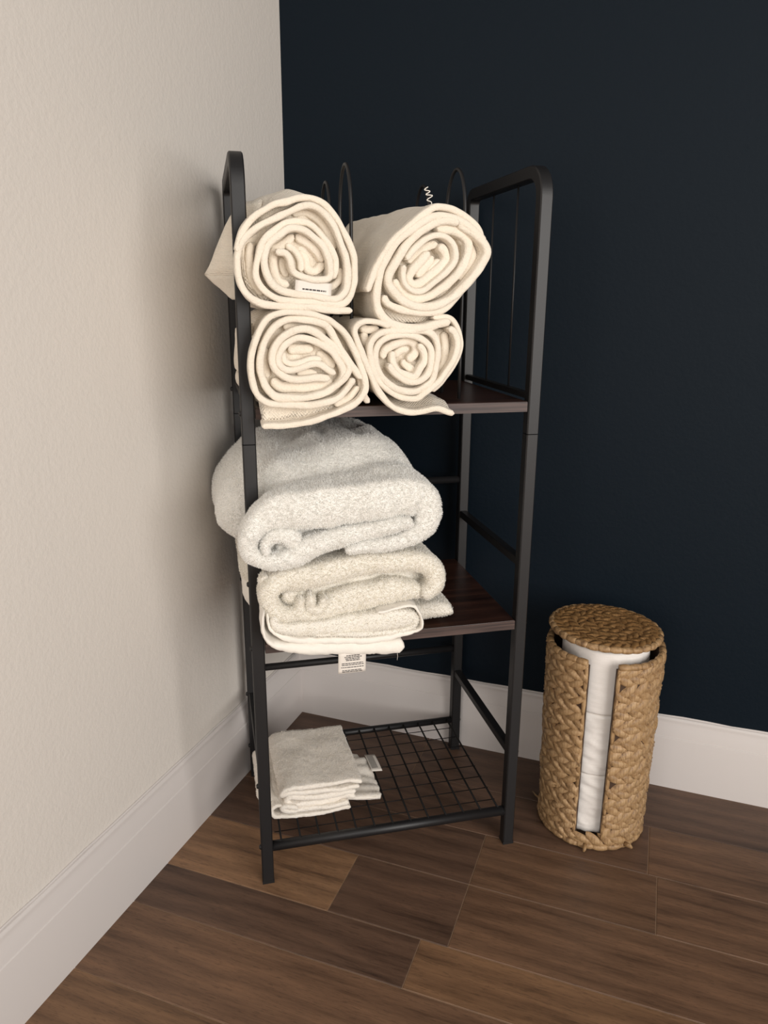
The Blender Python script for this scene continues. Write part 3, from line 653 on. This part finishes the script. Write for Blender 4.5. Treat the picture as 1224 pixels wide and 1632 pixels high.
def flap(mb, P, t_, n=10):
    """thick cloth patch through a 4x4 grid of control points"""
    P = np.array(P, float).reshape(4, 4, 3)
    def B(u): return np.array([(1 - u) ** 3, 3 * u * (1 - u) ** 2, 3 * u * u * (1 - u), u ** 3])
    us = np.linspace(0, 1, n); G = np.array([[np.einsum('i,j,ijk->k', B(u), B(v_), P) for v_ in us] for u in us])
    du = np.gradient(G, axis=0); dv = np.gradient(G, axis=1); N = np.cross(du, dv); N /= np.linalg.norm(N, axis=2)[..., None] + 1e-9
    e = np.minimum.reduce([us[:, None] * np.ones(n)[None], 1 - us[:, None] * np.ones(n)[None], us[None] * np.ones(n)[:, None], 1 - us[None] * np.ones(n)[:, None]])
    th = t_ / 2 * np.sqrt(np.clip(1 - (1 - np.clip(e * 9, 0, 1)) ** 2, .15, 1))
    top = (G + N * th[..., None]).reshape(-1, 3); bot = (G - N * th[..., None]).reshape(-1, 3); K = n * n
    f = []
    for i in range(n - 1):
        for j in range(n - 1):
            a = i * n + j; f += [(a, a + n, a + n + 1, a + 1), (K + a, K + a + 1, K + a + n + 1, K + a + n)]
    for i in range(n - 1):
        f += [(i, i + 1, K + i + 1, K + i), ((n - 1) * n + i, K + (n - 1) * n + i, K + (n - 1) * n + i + 1, (n - 1) * n + i + 1)]
        f += [(i * n, K + i * n, K + (i + 1) * n, (i + 1) * n), (i * n + n - 1, (i + 1) * n + n - 1, K + (i + 1) * n + n - 1, K + i * n + n - 1)]
    uv = np.stack(np.meshgrid(us * .1, .1 + us * .1, indexing='ij'), -1).reshape(-1, 2); mb.add(np.vstack([top, bot]), f, np.vstack([uv, uv]))

def compress(zb, z0, zs, yr=(-.03, -.002)):
    """lower layers droop over the shelf's front edge and lie flat on it behind"""
    def fn(V):
        w = sstep(yr[0], yr[1], V[:, 1]); z = V[:, 2]
        zn = np.where(z < z0, zs + (z - zb) * (z0 - zs) / (z0 - zb), z)
        V[:, 2] = z * (1 - w) + np.where(zn < zs, zs, zn) * w; return V
    return fn

def tl_extra(mb):
    # loose corner that falls out through the left side of the rack
    def quad(A, B, C_, D_, bul=(0, 0, 0)):
        A, B, C_, D_, bul = (np.array(q, float) for q in (A, B, C_, D_, bul)); G = []
        for i in range(4):
            for j in range(4):
                u, v_ = i / 3, j / 3; G.append(A * (1 - u) * (1 - v_) + B * (1 - u) * v_ + C_ * u * v_ + D_ * u * (1 - v_) + bul * (1 if 0 < i < 3 and 0 < j < 3 else 0))
        return np.array(G).reshape(4, 4, 3)
    flap(mb, quad((.012, .02, .972), (.0, .13, .955), (-.044, .082, .899), (-.012, .022, .899), (-.010, 0, .010)), .0045)
    flap(mb, quad((-.012, .022, .899), (-.044, .082, .899), (-.012, .05, .870), (-.008, .024, .868), (.004, 0, 0)), .0045)
def bl_extra(mb):
    flap(mb, [[(.01, .04, .84), (-.008, .06, .835), (-.010, .08, .832), (.0, .12, .83)],
              [(.01, .04, .81), (-.004, .06, .81), (-.006, .08, .81), (.0, .12, .81)],
              [(.01, .04, .79), (-.026, .055, .79), (-.022, .08, .79), (.0, .12, .79)],
              [(.01, .04, .775), (-.012, .06, .777), (-.012, .08, .778), (.0, .12, .778)]], .005)
    flap(mb, [[(.01, .04, .775), (-.010, .06, .777), (-.010, .08, .778), (.0, .12, .778)],
              [(.01, .04, .765), (-.022, .055, .767), (-.020, .08, .767), (.0, .12, .768)],
              [(.01, .04, .755), (-.012, .06, .757), (-.010, .08, .757), (.0, .12, .757)],
              [(.01, .04, .742), (-.002, .06, .744), (-.002, .08, .745), (.0, .12, .745)]], .005)
def tl_warp(V):
    y = V[:, 1]; w = sstep(-.035, .03, y); up = np.clip((V[:, 2] - .90) / .07, 0, 1) * np.clip((.13 - V[:, 0]) / .06, 0, 1)
    V[:, 2] += up * w * .016; V[:, 0] -= np.clip(V[:, 0] / .13, 0, 1) * w * .016; return V
o, c0 = rolled("TL", 'cream towel roll at upper left of the four, with a small label in its coil', .262, [tl_warp], extra=tl_extra, shrink=.94)
X0, Z0 = STRANDS['TL'][0][1][0][:2]
label_part(o, c0, 'label_tag', (.0590, -.0405, .8745), (.992, 0, -.10), (.08, .0, 1), .0440, .0175, [(.40, .10, .2, .85)], .0005)

def tr_warp(V):
    y = V[:, 1]; d = np.clip(y + .045, 0, 1); w = sstep(.15, .30, V[:, 0])
    V[:, 0] -= d * (.06 + .16 * w); V[:, 2] += .004 * sstep(-.02, .1, y); return V
o, c0 = rolled('TR', 'largest cream towel roll, upper right, tilted oval coil with a woven border on its side', .262, [tr_warp], hull_ids=(1, 2), shrink=.92)
b = MB(); b.tube([np.array(p) - np.array(c0) for p in catmull(np.array([(.238, .0, .978), (.2385, 0, .987), (.233, .002, .990), (.2395, 0, .995), (.231, 0, .996), (.2365, .001, 1.000), (.229, 0, 1.0015), (.2335, 0, 1.005)]), .001)], .0006, 6); b.build('loose_thread', mat_hem, o)
rolled('BL', 'cream towel roll at lower left, its open waffle-edged tail hanging over the shelf edge', .262,
       [compress(.7155, .762, .7345)], extra=bl_extra, shrink=.965, rec=.021)
rolled('BR', 'smallest cream towel roll, lower right, its pointed tail tip reaching right over the shelf edge', .262,
       [compress(.7235, .762, .7345)], hull_ids=(1,), shrink=.97)

# --- three folded bath towels on the middle shelf
def folded(key, label, yb, warps, mat, ds, dy, nf, flen, hull_ids, shrink, rec, extra_strands=(), amp=.004, fluff=True, skip=(), name='folded_bath_towel'):
    mb = MB(); ss = STRANDS[key]
    for k, (yf, s_) in enumerate(ss):
        if k in skip: continue
        deep = yf > ss[0][0] + .0095
        sheet(mb, s_, yf, (yf + .06) if deep else yb, ds, dy, capn=8, wob=.003, seed=k * 2.1 + len(label))
    for yf, s_, y2 in extra_strands: sheet(mb, s_, yf, y2, ds, dy, capn=8, wob=.003, seed=9.1)
    plug(mb, [p for i in hull_ids for p in ss[i][1]], shrink, ss[0][0] + rec, yb - .004)
    def lumps(V):
        w = sstep(-.06, -.01, V[:, 1]) * .7 + .3
        V[:, 2] += (noise(V, 14) * amp + noise(V, 34) * amp * .45) * w; V[:, 0] += noise(V + 3, 14) * amp * w
        for s_, a_ in ((170, .0007), (330, .0005)):
            V[:, 0] += noise(V + 1, s_) * a_; V[:, 1] += noise(V + 2, s_) * a_; V[:, 2] += noise(V + 4, s_) * a_
        return V
    warp_all(mb, lumps, *warps, pinch)
    if nf:
        fuzz(mb, nf, flen, .00068, lambda P, N: ((P[:, 1] < .0) | (N[:, 2] > .05) | (P[:, 0] < .0)).astype(float) * np.clip(1.3 - (P[:, 1] + .06) / .3, .35, 1.3), pm=mat_pile if mat is mat_terry else mat_pile_warm)
    o, c0 = place(mb, name, mat); tag(o, label, 'towel', 'folded terry towels on the middle shelf')
    return o, c0

def mt_warp(V):
    x, y, z = V[:, 0].copy(), V[:, 1], V[:, 2].copy(); w = sstep(-.05, .12, y)
    up = np.clip((z - .56) / .08, 0, 1)
    V[:, 2] = z + up * w * (.030 + .010 * np.sin(np.clip((x + .02) / .26, 0, 1) * math.pi))
    # long folds sweeping back across the top
    for x1_, k_, a_, wd_ in ((.215, .55, .0050, .012), (.150, .75, .0045, .014), (.085, .95, .0045, .013)):
        q = x - (x1_ - k_ * (y + .02) + .9 * (y + .02) ** 2 * 3); V[:, 2] += up * w * a_ * (np.exp(-(q / wd_) ** 2) - .0 * np.exp(-((q + wd_ * 1.3) / (wd_ * .7)) ** 2))
    V[:, 2] += up * (-.007 * np.exp(-((y - .000 - .10 * x) / .018) ** 2) + .005 * np.exp(-((y - .045 - .10 * x) / .025) ** 2)) * np.clip((x + .01) / .05, 0, 1)
    # a soft ridge running back from the front fold
    V[:, 2] += up * .006 * np.exp(-((x - .16 + .2 * y) / .02) ** 2) * w
    left = np.clip((.09 - x) / .11, 0, 1) ** 1.5; V[:, 0] -= left * .028 * sstep(.02, .09, y) * np.clip((z - .47) / .09, 0, 1)
    right = np.clip((x - .12) / .13, 0, 1); V[:, 0] -= right * .020 * w
    return V
folded('MT', 'thick white terry bath towel, top of the pile, plump curled fold at front', .258, [mt_warp], mat_terry, .0035, .006, 470000, .0024, (0,), .90, .028)
def mm_warp(V):
    x, y = V[:, 0], V[:, 1]; left = np.clip((.09 - x) / .09, 0, 1)
    V[:, 0] -= left * .016 * sstep(.03, .09, y); return V
folded('MM', 'white terry bath towel in the middle of the pile, two small curls at its left', .255, [mm_warp], mat_terry_warm, .0035, .007, 340000, .0023, (0, 2), .90, .028)
mb_strands = [(.012, STRANDS['MG'][0][1], .16)]
o, c0 = folded('MB', 'flat ivory towel with hemmed edges and a printed care tag, bottom of the pile', .25, [compress(.400, .43, .4035, (-.04, -.004)), mm_warp], mat_hem, .003, .008, 0, 0, (0, 1), .93, .030, (), amp=.0022, skip=(2, 3))
# terry pile on the inner layer of the bottom towel and its far corner, part of the same towel
mb = MB(); sheet(mb, STRANDS['MB'][2][1], -.0545, .2, .004, .02, capn=8, wob=.003, seed=2.1 * 2 + 5)
sheet(mb, [(a, b_, c + .6) for a, b_, c in STRANDS['MG'][0][1]], .0115, .158, .004, .008, capn=8, wob=.003, seed=9.1)
warp_all(mb, compress(.400, .43, .4035, (-.04, -.004)))
fuzz(mb, 150000, .0023, .00068, lambda P, N: np.ones(len(P)), pm=mat_pile_warm)
mb.v = [np.concatenate(mb.v) - np.array(c0)]
mb.build('terry_layer', mat_terry_warm, o)
hz = min(p[1] - p[2] / 2 for p in STRANDS['MB'][0][1][3:]) / 1000
rows_ = [(.86, .045, .28, .78), (.78, .045, .22, .84), (.70, .045, .25, .80), (.62, .045, .27, .78), (.47, .04, .12, .90), (.39, .04, .12, .92), (.27, .04, .1, .92), (.12, .04, .14, .86), (.05, .04, .14, .88)]
label_part(o, c0, 'care_tag', (.1045, -.049, hz - .024), (1, 0, 0), (.02, .0, 1), .0385, .030, rows_, .0006)
b = MB(); b.tube([np.array(p) - np.array(c0) for p in ((.1875, -.05, .405), (.1872, -.0515, .400), (.1880, -.052, .392), (.1874, -.052, .386))], .00022, 5); b.build('loose_thread', mat_hem, o)

# --- washcloths on the wire shelf
def washcloth(key, label, yb, warps, extra=None):
    mb = MB()
    for k, (yf, s_) in enumerate(STRANDS[key]): sheet(mb, s_, yf, yb, .0025, .005, capn=6, wob=.0015, seed=k + 4.4 + len(label))
    if extra: extra(mb)
    def lumps(V):
        V[:, 2] += noise(V, 30) * .0022; 
        for s_, a_ in ((120, .0006), (320, .0006)):
            for q in range(3): V[:, q] += noise(V + q * 3, s_) * a_
        return V
    warp_all(mb, lumps, *warps, pinch)
    fuzz(mb, 60000, .0012, .0006, lambda P, N: (N[:, 2] > -.2).astype(float), pm=mat_pile_cloth)
    o, c0 = place(mb, 'washcloth', mat_cloth); tag(o, label, 'washcloth', 'white washcloths on the wire shelf'); return o, c0
def back_low(zlo, k):
    def fn(V):
        w = sstep(.05, .2, V[:, 1]); V[:, 2] = zlo + (V[:, 2] - zlo) * (1 - k * w); return V
    return fn
Z_W = .0692
def settle(src_zb, z_to):
    return lambda V: np.column_stack([V[:, 0], V[:, 1], V[:, 2] - src_zb + z_to])
def slim_right(V):
    w = sstep(.05, .21, V[:, 1]); V[:, 0] -= w * .004; return V
CB_off = min(p[1] - p[2] / 2 for s_ in STRANDS['CB'] for p in s_[1]) / 1000 - Z_W
shift = lambda V: np.column_stack([V[:, 0], V[:, 1], V[:, 2] - CB_off])
def cb_left(V):
    left = np.clip((.06 - V[:, 0]) / .06, 0, 1); V[:, 0] -= left * .020 * sstep(.05, .10, V[:, 1]); return V
washcloth('CB', 'white washcloth with a rolled left fold, bottom of the small stack', .215, [shift, cb_left])
def ruffle(mb):
    n = 34; m_ = 9; top = []
    for i in range(n):
        t_ = i / (n - 1); y = .064 + .158 * t_
        xo = .191 + .022 * t_ - .050 * t_ ** 2.6; xi = .115
        for j in range(m_):
            s_ = j / (m_ - 1); x = xi + (xo - xi) * s_
            z = .088 - .012 * s_ + .0022 * s_ * math.sin(t_ * 40) + .0045 * s_ * math.sin(t_ * 11 + 1) + CB_off
            top.append((x + .0015 * s_ * math.sin(t_ * 46), y, z))
    V = np.array(top); K = len(V); V2 = V - np.array([0, 0, .0045]); f = []
    for i in range(n - 1):
        for j in range(m_ - 1):
            a = i * m_ + j; f += [(a, a + 1, a + m_ + 1, a + m_), (K + a, K + a + m_, K + a + m_ + 1, K + a + 1)]
        f += [(i * m_ + m_ - 1, K + i * m_ + m_ - 1, K + (i + 1) * m_ + m_ - 1, (i + 1) * m_ + m_ - 1), (i * m_, (i + 1) * m_, K + (i + 1) * m_, K + i * m_)]
    for j in range(m_ - 1): f += [(j, K + j, K + j + 1, j + 1), ((n - 1) * m_ + j, (n - 1) * m_ + j + 1, K + (n - 1) * m_ + j + 1, K + (n - 1) * m_ + j)]
    mb.add(np.vstack([V, V2]), f)
o, c0 = washcloth('CM', 'white washcloth in the middle, its ruffled edge and small tag sticking out right', .212, [shift], ruffle)
label_part(o, c0, 'care_tag', (.1885, .181, .0815), (.06, -1, 0), (1, -.02, -.10), .050, .0185, [(.15 + .1 * i, .045, .12, .85) for i in range(6)], .0008)
washcloth('CT', 'flat white washcloth lying on top of the small stack', .222, [shift, back_low(.10, .12), slim_right])

# ---------------------------------------------------------------- basket with toilet rolls
BX, BY = .618, -.127
BH = .333
def brad(z): return .0835 + .0055 * z / BH
S0, S1 = math.radians(-101.5), math.radians(-74.5)     # open slot facing the room
basket = empty('wicker_basket', (BX, BY, 0))
tag(basket, 'tall round woven water hyacinth basket with an open front slot', 'basket')
b = MB(); nt = 72; zz = np.linspace(.004, BH - .004, 12); V = []; f = []
SB = .024   # height where the slot begins
angs = np.linspace(S1, S0 + 2 * math.pi, nt)
for off in (-.0005, -.0065):
    for z in zz:
        for a_ in angs: V.append(((brad(z) + off) * math.cos(a_), (brad(z) + off) * math.sin(a_), z))
K = nt * len(zz)
for i in range(len(zz) - 1):
    for j in range(nt - 1):
        a = i * nt + j; f += [(a, a + 1, a + nt + 1, a + nt), (K + a, K + a + nt, K + a + nt + 1, K + a + 1)]
    a = i * nt; f += [(a, a + nt, K + a + nt, K + a), (a + nt - 1, K + a + nt - 1, K + a + 2 * nt - 1, a + 2 * nt - 1)]
a = (len(zz) - 1) * nt
f += [(a + j, a + j + 1, K + a + j + 1, K + a + j) for j in range(nt - 1)]
b.add(V, f)
# lower front sill and floor of the basket
V = []; f = []; ks = 10
for a_ in np.linspace(S0, S1, ks):
    for rr_, z in ((brad(0) - .0065, .004), (brad(0) - .0005, .004), (brad(0) - .0005, SB - .006), (brad(0) - .0065, SB - .006)): V.append((rr_ * math.cos(a_), rr_ * math.sin(a_), z))
f = [(i * 4 + j, i * 4 + (j + 1) % 4, (i + 1) * 4 + (j + 1) % 4, (i + 1) * 4 + j) for i in range(ks - 1) for j in range(4)]
b.add(V, f)
b.tube([(0, 0, .004), (0, 0, .016)], .079, 40)
b.build('basket_wall', mat_core, basket, smooth=False)

def leaf_mesh(name, L, Wd, bul, curve_r=None, n=8, twist=0.0, mat=mat_leaf):
    """one folded strand of leaf; x along the strand, z across it, y outward"""
    v = []
    for i in range(n + 1):
        t_ = i / n * 2 - 1; w = Wd * (1 - abs(t_) ** 2.6) ** .8 + .0004; o_ = bul * (1 - t_ ** 2) ** .8
        for k, s_ in enumerate((-1, -.5, 0, .5, 1)):
            prof_ = (0, .86, .80, .90, 0)[k]
            v.append((t_ * L, -o_ * prof_ - (.0006 if k in (1, 3) else 0) + twist * t_ * s_ * Wd, s_ * w))
    f = [(i * 5 + k, i * 5 + k + 1, (i + 1) * 5 + k + 1, (i + 1) * 5 + k) for i in range(n) for k in range(4)]
    me = bpy.data.meshes.new(name); me.from_pydata(v, [], f); me.polygons.foreach_set('use_smooth', [True] * len(f)); me.materials.append(mat); me.update()
    return me
leaves = [leaf_mesh('woven_strand', random.uniform(.0175, .0235), random.uniform(.0060, .0082), random.uniform(.0052, .0078), twist=random.uniform(-.38, .38)) for _ in range(10)]
lid_leaves = [leaf_mesh('lid_strand', random.uniform(.0125, .0165), random.uniform(.0050, .0066), random.uniform(.0035, .0052), twist=random.uniform(-.3, .3), mat=mat_leaf_dark) for _ in range(8)]
pieces = []
NR = 11; rh = (BH - .012) / NR; na = 27
for r in range(NR):
    for half in (0, 1):
        z = .010 + rh * (r + .27 + .48 * half)
        for k in range(na):
            a_ = 2 * math.pi * (k + (.5 if half else 0) + .13 * (r % 3)) / na + random.uniform(-.02, .02)
            d = (a_ - S0) % (2 * math.pi); span = S1 - S0; mg = .03
            if (d < span + mg or d > 2 * math.pi - mg) and z > SB - .004: continue
            slant = math.radians(random.uniform(16, 40)) * (1 if half else -1)
            pieces.append((a_, z + random.uniform(-.0012, .0012), slant, random.uniform(-.001, .0016)))
cam_a = math.atan2(CAM_POS[1] - BY, CAM_POS[0] - BX)
pieces.sort(key=lambda p: -math.cos(p[0] - cam_a))
def leaf_matrix(a_, z, slant, dr, R0=None):
    R0 = brad(z) if R0 is None else R0
    return Matrix.Rotation(a_ + math.pi / 2, 4, 'Z') @ Matrix.Translation((0, -(R0 - .0012 + dr), z)) @ Matrix.Rotation(-slant, 4, 'Y') 
def bend(me, mtx, R0):
    """mesh vertices after wrapping the strand round the basket"""
    out = []
    for v in me.vertices:
        p = mtx @ v.co; r_ = math.hypot(p.x, p.y); out.append(p)
    return out
wrapped = {}
def wrapped_mesh(idx, slant):
    key = (idx, round(math.degrees(slant) / 4))
    if key in wrapped: return wrapped[key]
    src = leaves[idx]; me = src.copy(); s_ = math.radians(key[1] * 4); R0 = .086
    for v in me.vertices:
        x, y, z = v.co; xr = x * math.cos(s_) - z * math.sin(s_); zr = x * math.sin(s_) + z * math.cos(s_)
        th = xr / R0; rad = R0 - y; v.co = (rad * math.sin(th), R0 - rad * math.cos(th), zr)
    wrapped[key] = me; return me
rest = MB()
for n_, (a_, z, slant, dr) in enumerate(pieces):
    me = wrapped_mesh(n_ % 10, slant)
    mtx = Matrix.Rotation(a_ + math.pi / 2, 4, 'Z') @ Matrix.Translation((0, -(brad(z) - .0012 + dr), z))
    d = (a_ - S0) % (2 * math.pi); near = d < (S1 - S0) + .3 or d > 2 * math.pi - .3
    if near and z > SB:      # strands cut off square at the slot
        me = me.copy(); lim = .012
        for v in me.vertices:
            p = mtx @ v.co; q = (math.atan2(p.y, p.x) - S0) % (2 * math.pi); r_ = math.hypot(p.x, p.y); g_ = None
            if q < (S1 - S0) / 2: g_ = S0 - lim
            elif q < S1 - S0 + lim: g_ = S1 + lim
            elif q > 2 * math.pi - lim: g_ = S0 - lim
            if g_ is not None: v.co = mtx.inverted() @ Vector((r_ * math.cos(g_), r_ * math.sin(g_), p.z))
    if n_ < 296:
        o = bpy.data.objects.new('woven_strand', me); COL.objects.link(o); o.parent = basket; o.matrix_local = mtx
    else: rest.add([tuple(mtx @ v.co) for v in me.vertices], [tuple(p.vertices) for p in me.polygons])
tag(rest.build('woven_strand', mat_leaf, basket), kind='stuff')
# top rim, slot edges, sill and foot ring: short wrapped lengths of leaf
def wrap_run(name, pts, r, seg_len, parent, mat, bulge=.25):
    P = catmull(np.array(pts), .003); L = np.concatenate([[0], np.cumsum(np.linalg.norm(np.diff(P, axis=0), axis=1))]); n = max(1, int(L[-1] / seg_len))
    cuts = np.linspace(0, L[-1], n + 1)
    for i in range(n):
        a, c = cuts[i] - .001, cuts[i + 1] + .001; s_ = np.linspace(max(a, 0), min(c, L[-1]), 6)
        Q = np.stack([np.interp(s_, L, P[:, k]) for k in range(3)], 1); Q[:, 2] += random.uniform(-.0005, .0005)
        rad = [r * (.72 + bulge * math.sin(math.pi * j / 5) + random.uniform(-.03, .03)) for j in range(6)]
        b = MB(); b.tube(Q, rad, 8); b.build(name, mat, parent)
ring = [((brad(BH) - .001) * math.cos(a_), (brad(BH) - .001) * math.sin(a_), BH + .0015 * math.sin(a_ * 3)) for a_ in np.linspace(S1 + .03, S0 - .03 + 2 * math.pi, 60)]
wrap_run('rim_wrap', ring, .0062, .017, basket, mat_leaf)
ring = [((brad(0) + .001) * math.cos(a_), (brad(0) + .001) * math.sin(a_), .0062) for a_ in np.linspace(0, 2 * math.pi, 70)]
wrap_run('rim_wrap', ring, .0062, .024, basket, mat_leaf)
for a_ in (S1 + .04, S0 - .04):
    wrap_run('slot_edge_wrap', [((brad(z) - .0005) * math.cos(a_), (brad(z) - .0005) * math.sin(a_), z) for z in np.linspace(SB, BH - .002, 20)], .0036, .040, basket, mat_leaf, .30)
b = MB(); b.tube([(.083 * math.cos(-1.56), .083 * math.sin(-1.56) - .004, .009), (.090 * math.cos(-1.56), .090 * math.sin(-1.56) - .006, .006), (.0, -.098, .003)], [.004, .003, .0015], 6)
b.build('loose_end', mat_leaf, basket)
b = MB(); b.tube([(.062, -.062, .008), (.070, -.066, .010), (.074, -.067, .007)], [.0045, .004, .002], 6); b.build('loose_end', mat_leaf, basket)
b = MB(); b.tube([(-.086, .012, .004), (-.096, .020, .0035), (-.104, .030, .003)], [.002, .0018, .001], 6); b.build('loose_end', mat_leaf, basket)

# lid
LZ = .352
lid = empty('basket_lid', (BX - .003, BY + .001, LZ)); lid.rotation_euler = (math.radians(-1.0), math.radians(2.0), 0)
tag(lid, 'round woven lid resting on the toilet rolls above the basket rim', 'lid')
b = MB(); b.tube([(0, 0, .002), (0, 0, .010)], .082, 48); b.build('lid_core', mat_core, lid, smooth=False)
for q, R_ in enumerate((.010, .024, .038, .052, .066, .076)):
    cnt = max(5, int(2 * math.pi * R_ / .0145))
    for k in range(cnt):
        a_ = 2 * math.pi * (k + .5 * (q % 2)) / cnt
        o = bpy.data.objects.new('lid_strand', lid_leaves[(k * 3 + q) % 8]); COL.objects.link(o); o.parent = lid
        tilt = math.radians(random.uniform(26, 42)) * (1 if q % 2 else -1)
        o.matrix_local = Matrix.Rotation(a_, 4, 'Z') @ Matrix.Translation((R_, 0, .0095)) @ Matrix.Rotation(math.pi / 2 + tilt, 4, 'Z') @ Matrix.Rotation(-math.pi / 2, 4, 'X')
ring = [(.0845 * math.cos(a_), .0845 * math.sin(a_), .007) for a_ in np.linspace(0, 2 * math.pi, 80)]
wrap_run('rim_wrap', ring, .0062, .017, lid, mat_leaf)

# toilet rolls, three stacked inside the basket
zr = [.0175, .1275, .2375, .3475]
names = ['bottom toilet paper roll seen low in the basket slot, creased', 'middle toilet paper roll in the basket slot', 'top toilet paper roll showing above the basket rim beneath the lid']
for i in range(3):
    z0, z1 = zr[i] + .0004, zr[i + 1] - .0004; R_ = .0685; b = MB(); n = 96
    hgt = z1 - z0; prof_r = [(.021, 0), (R_ - .004, 0), (R_ - .001, .0012)] + [(R_, h_) for h_ in np.linspace(.004, hgt - .004, 34)] + [(R_ - .001, hgt - .0012), (R_ - .004, hgt), (.021, hgt)]
    V = np.array([[r_ * math.cos(a_), r_ * math.sin(a_), h_] for r_, h_ in prof_r for a_ in np.linspace(0, 2 * math.pi, n, endpoint=False)])
    W3 = V + np.array([0, 0, i * 3.0]); ang = np.arctan2(V[:, 1], V[:, 0]); rad = np.hypot(V[:, 0], V[:, 1])
    q = np.column_stack([ang * .03 + i, V[:, 2] * 1.0 + ang * .022, V[:, 2] * 0 + i])
    wr = (noise(q, 230) * .0011 + noise(q, 100) * .0013 + noise(q, 40) * .0008) * (1.0 if i < 2 else .35) * sstep(.05, .066, rad)
    V[:, 0] += np.cos(ang) * wr; V[:, 1] += np.sin(ang) * wr
    m_ = len(prof_r); f = [(r * n + j, r * n + (j + 1) % n, ((r + 1) % m_) * n + (j + 1) % n, ((r + 1) % m_) * n + j) for r in range(m_) for j in range(n)]
    b.add(V, f); o = b.build('toilet_roll', mat_paper); o.location = (BX + .0005 * (i - 1), BY, z0)
    tag(o, names[i], 'toilet roll', 'toilet rolls inside the basket')

bpy.context.view_layer.update()
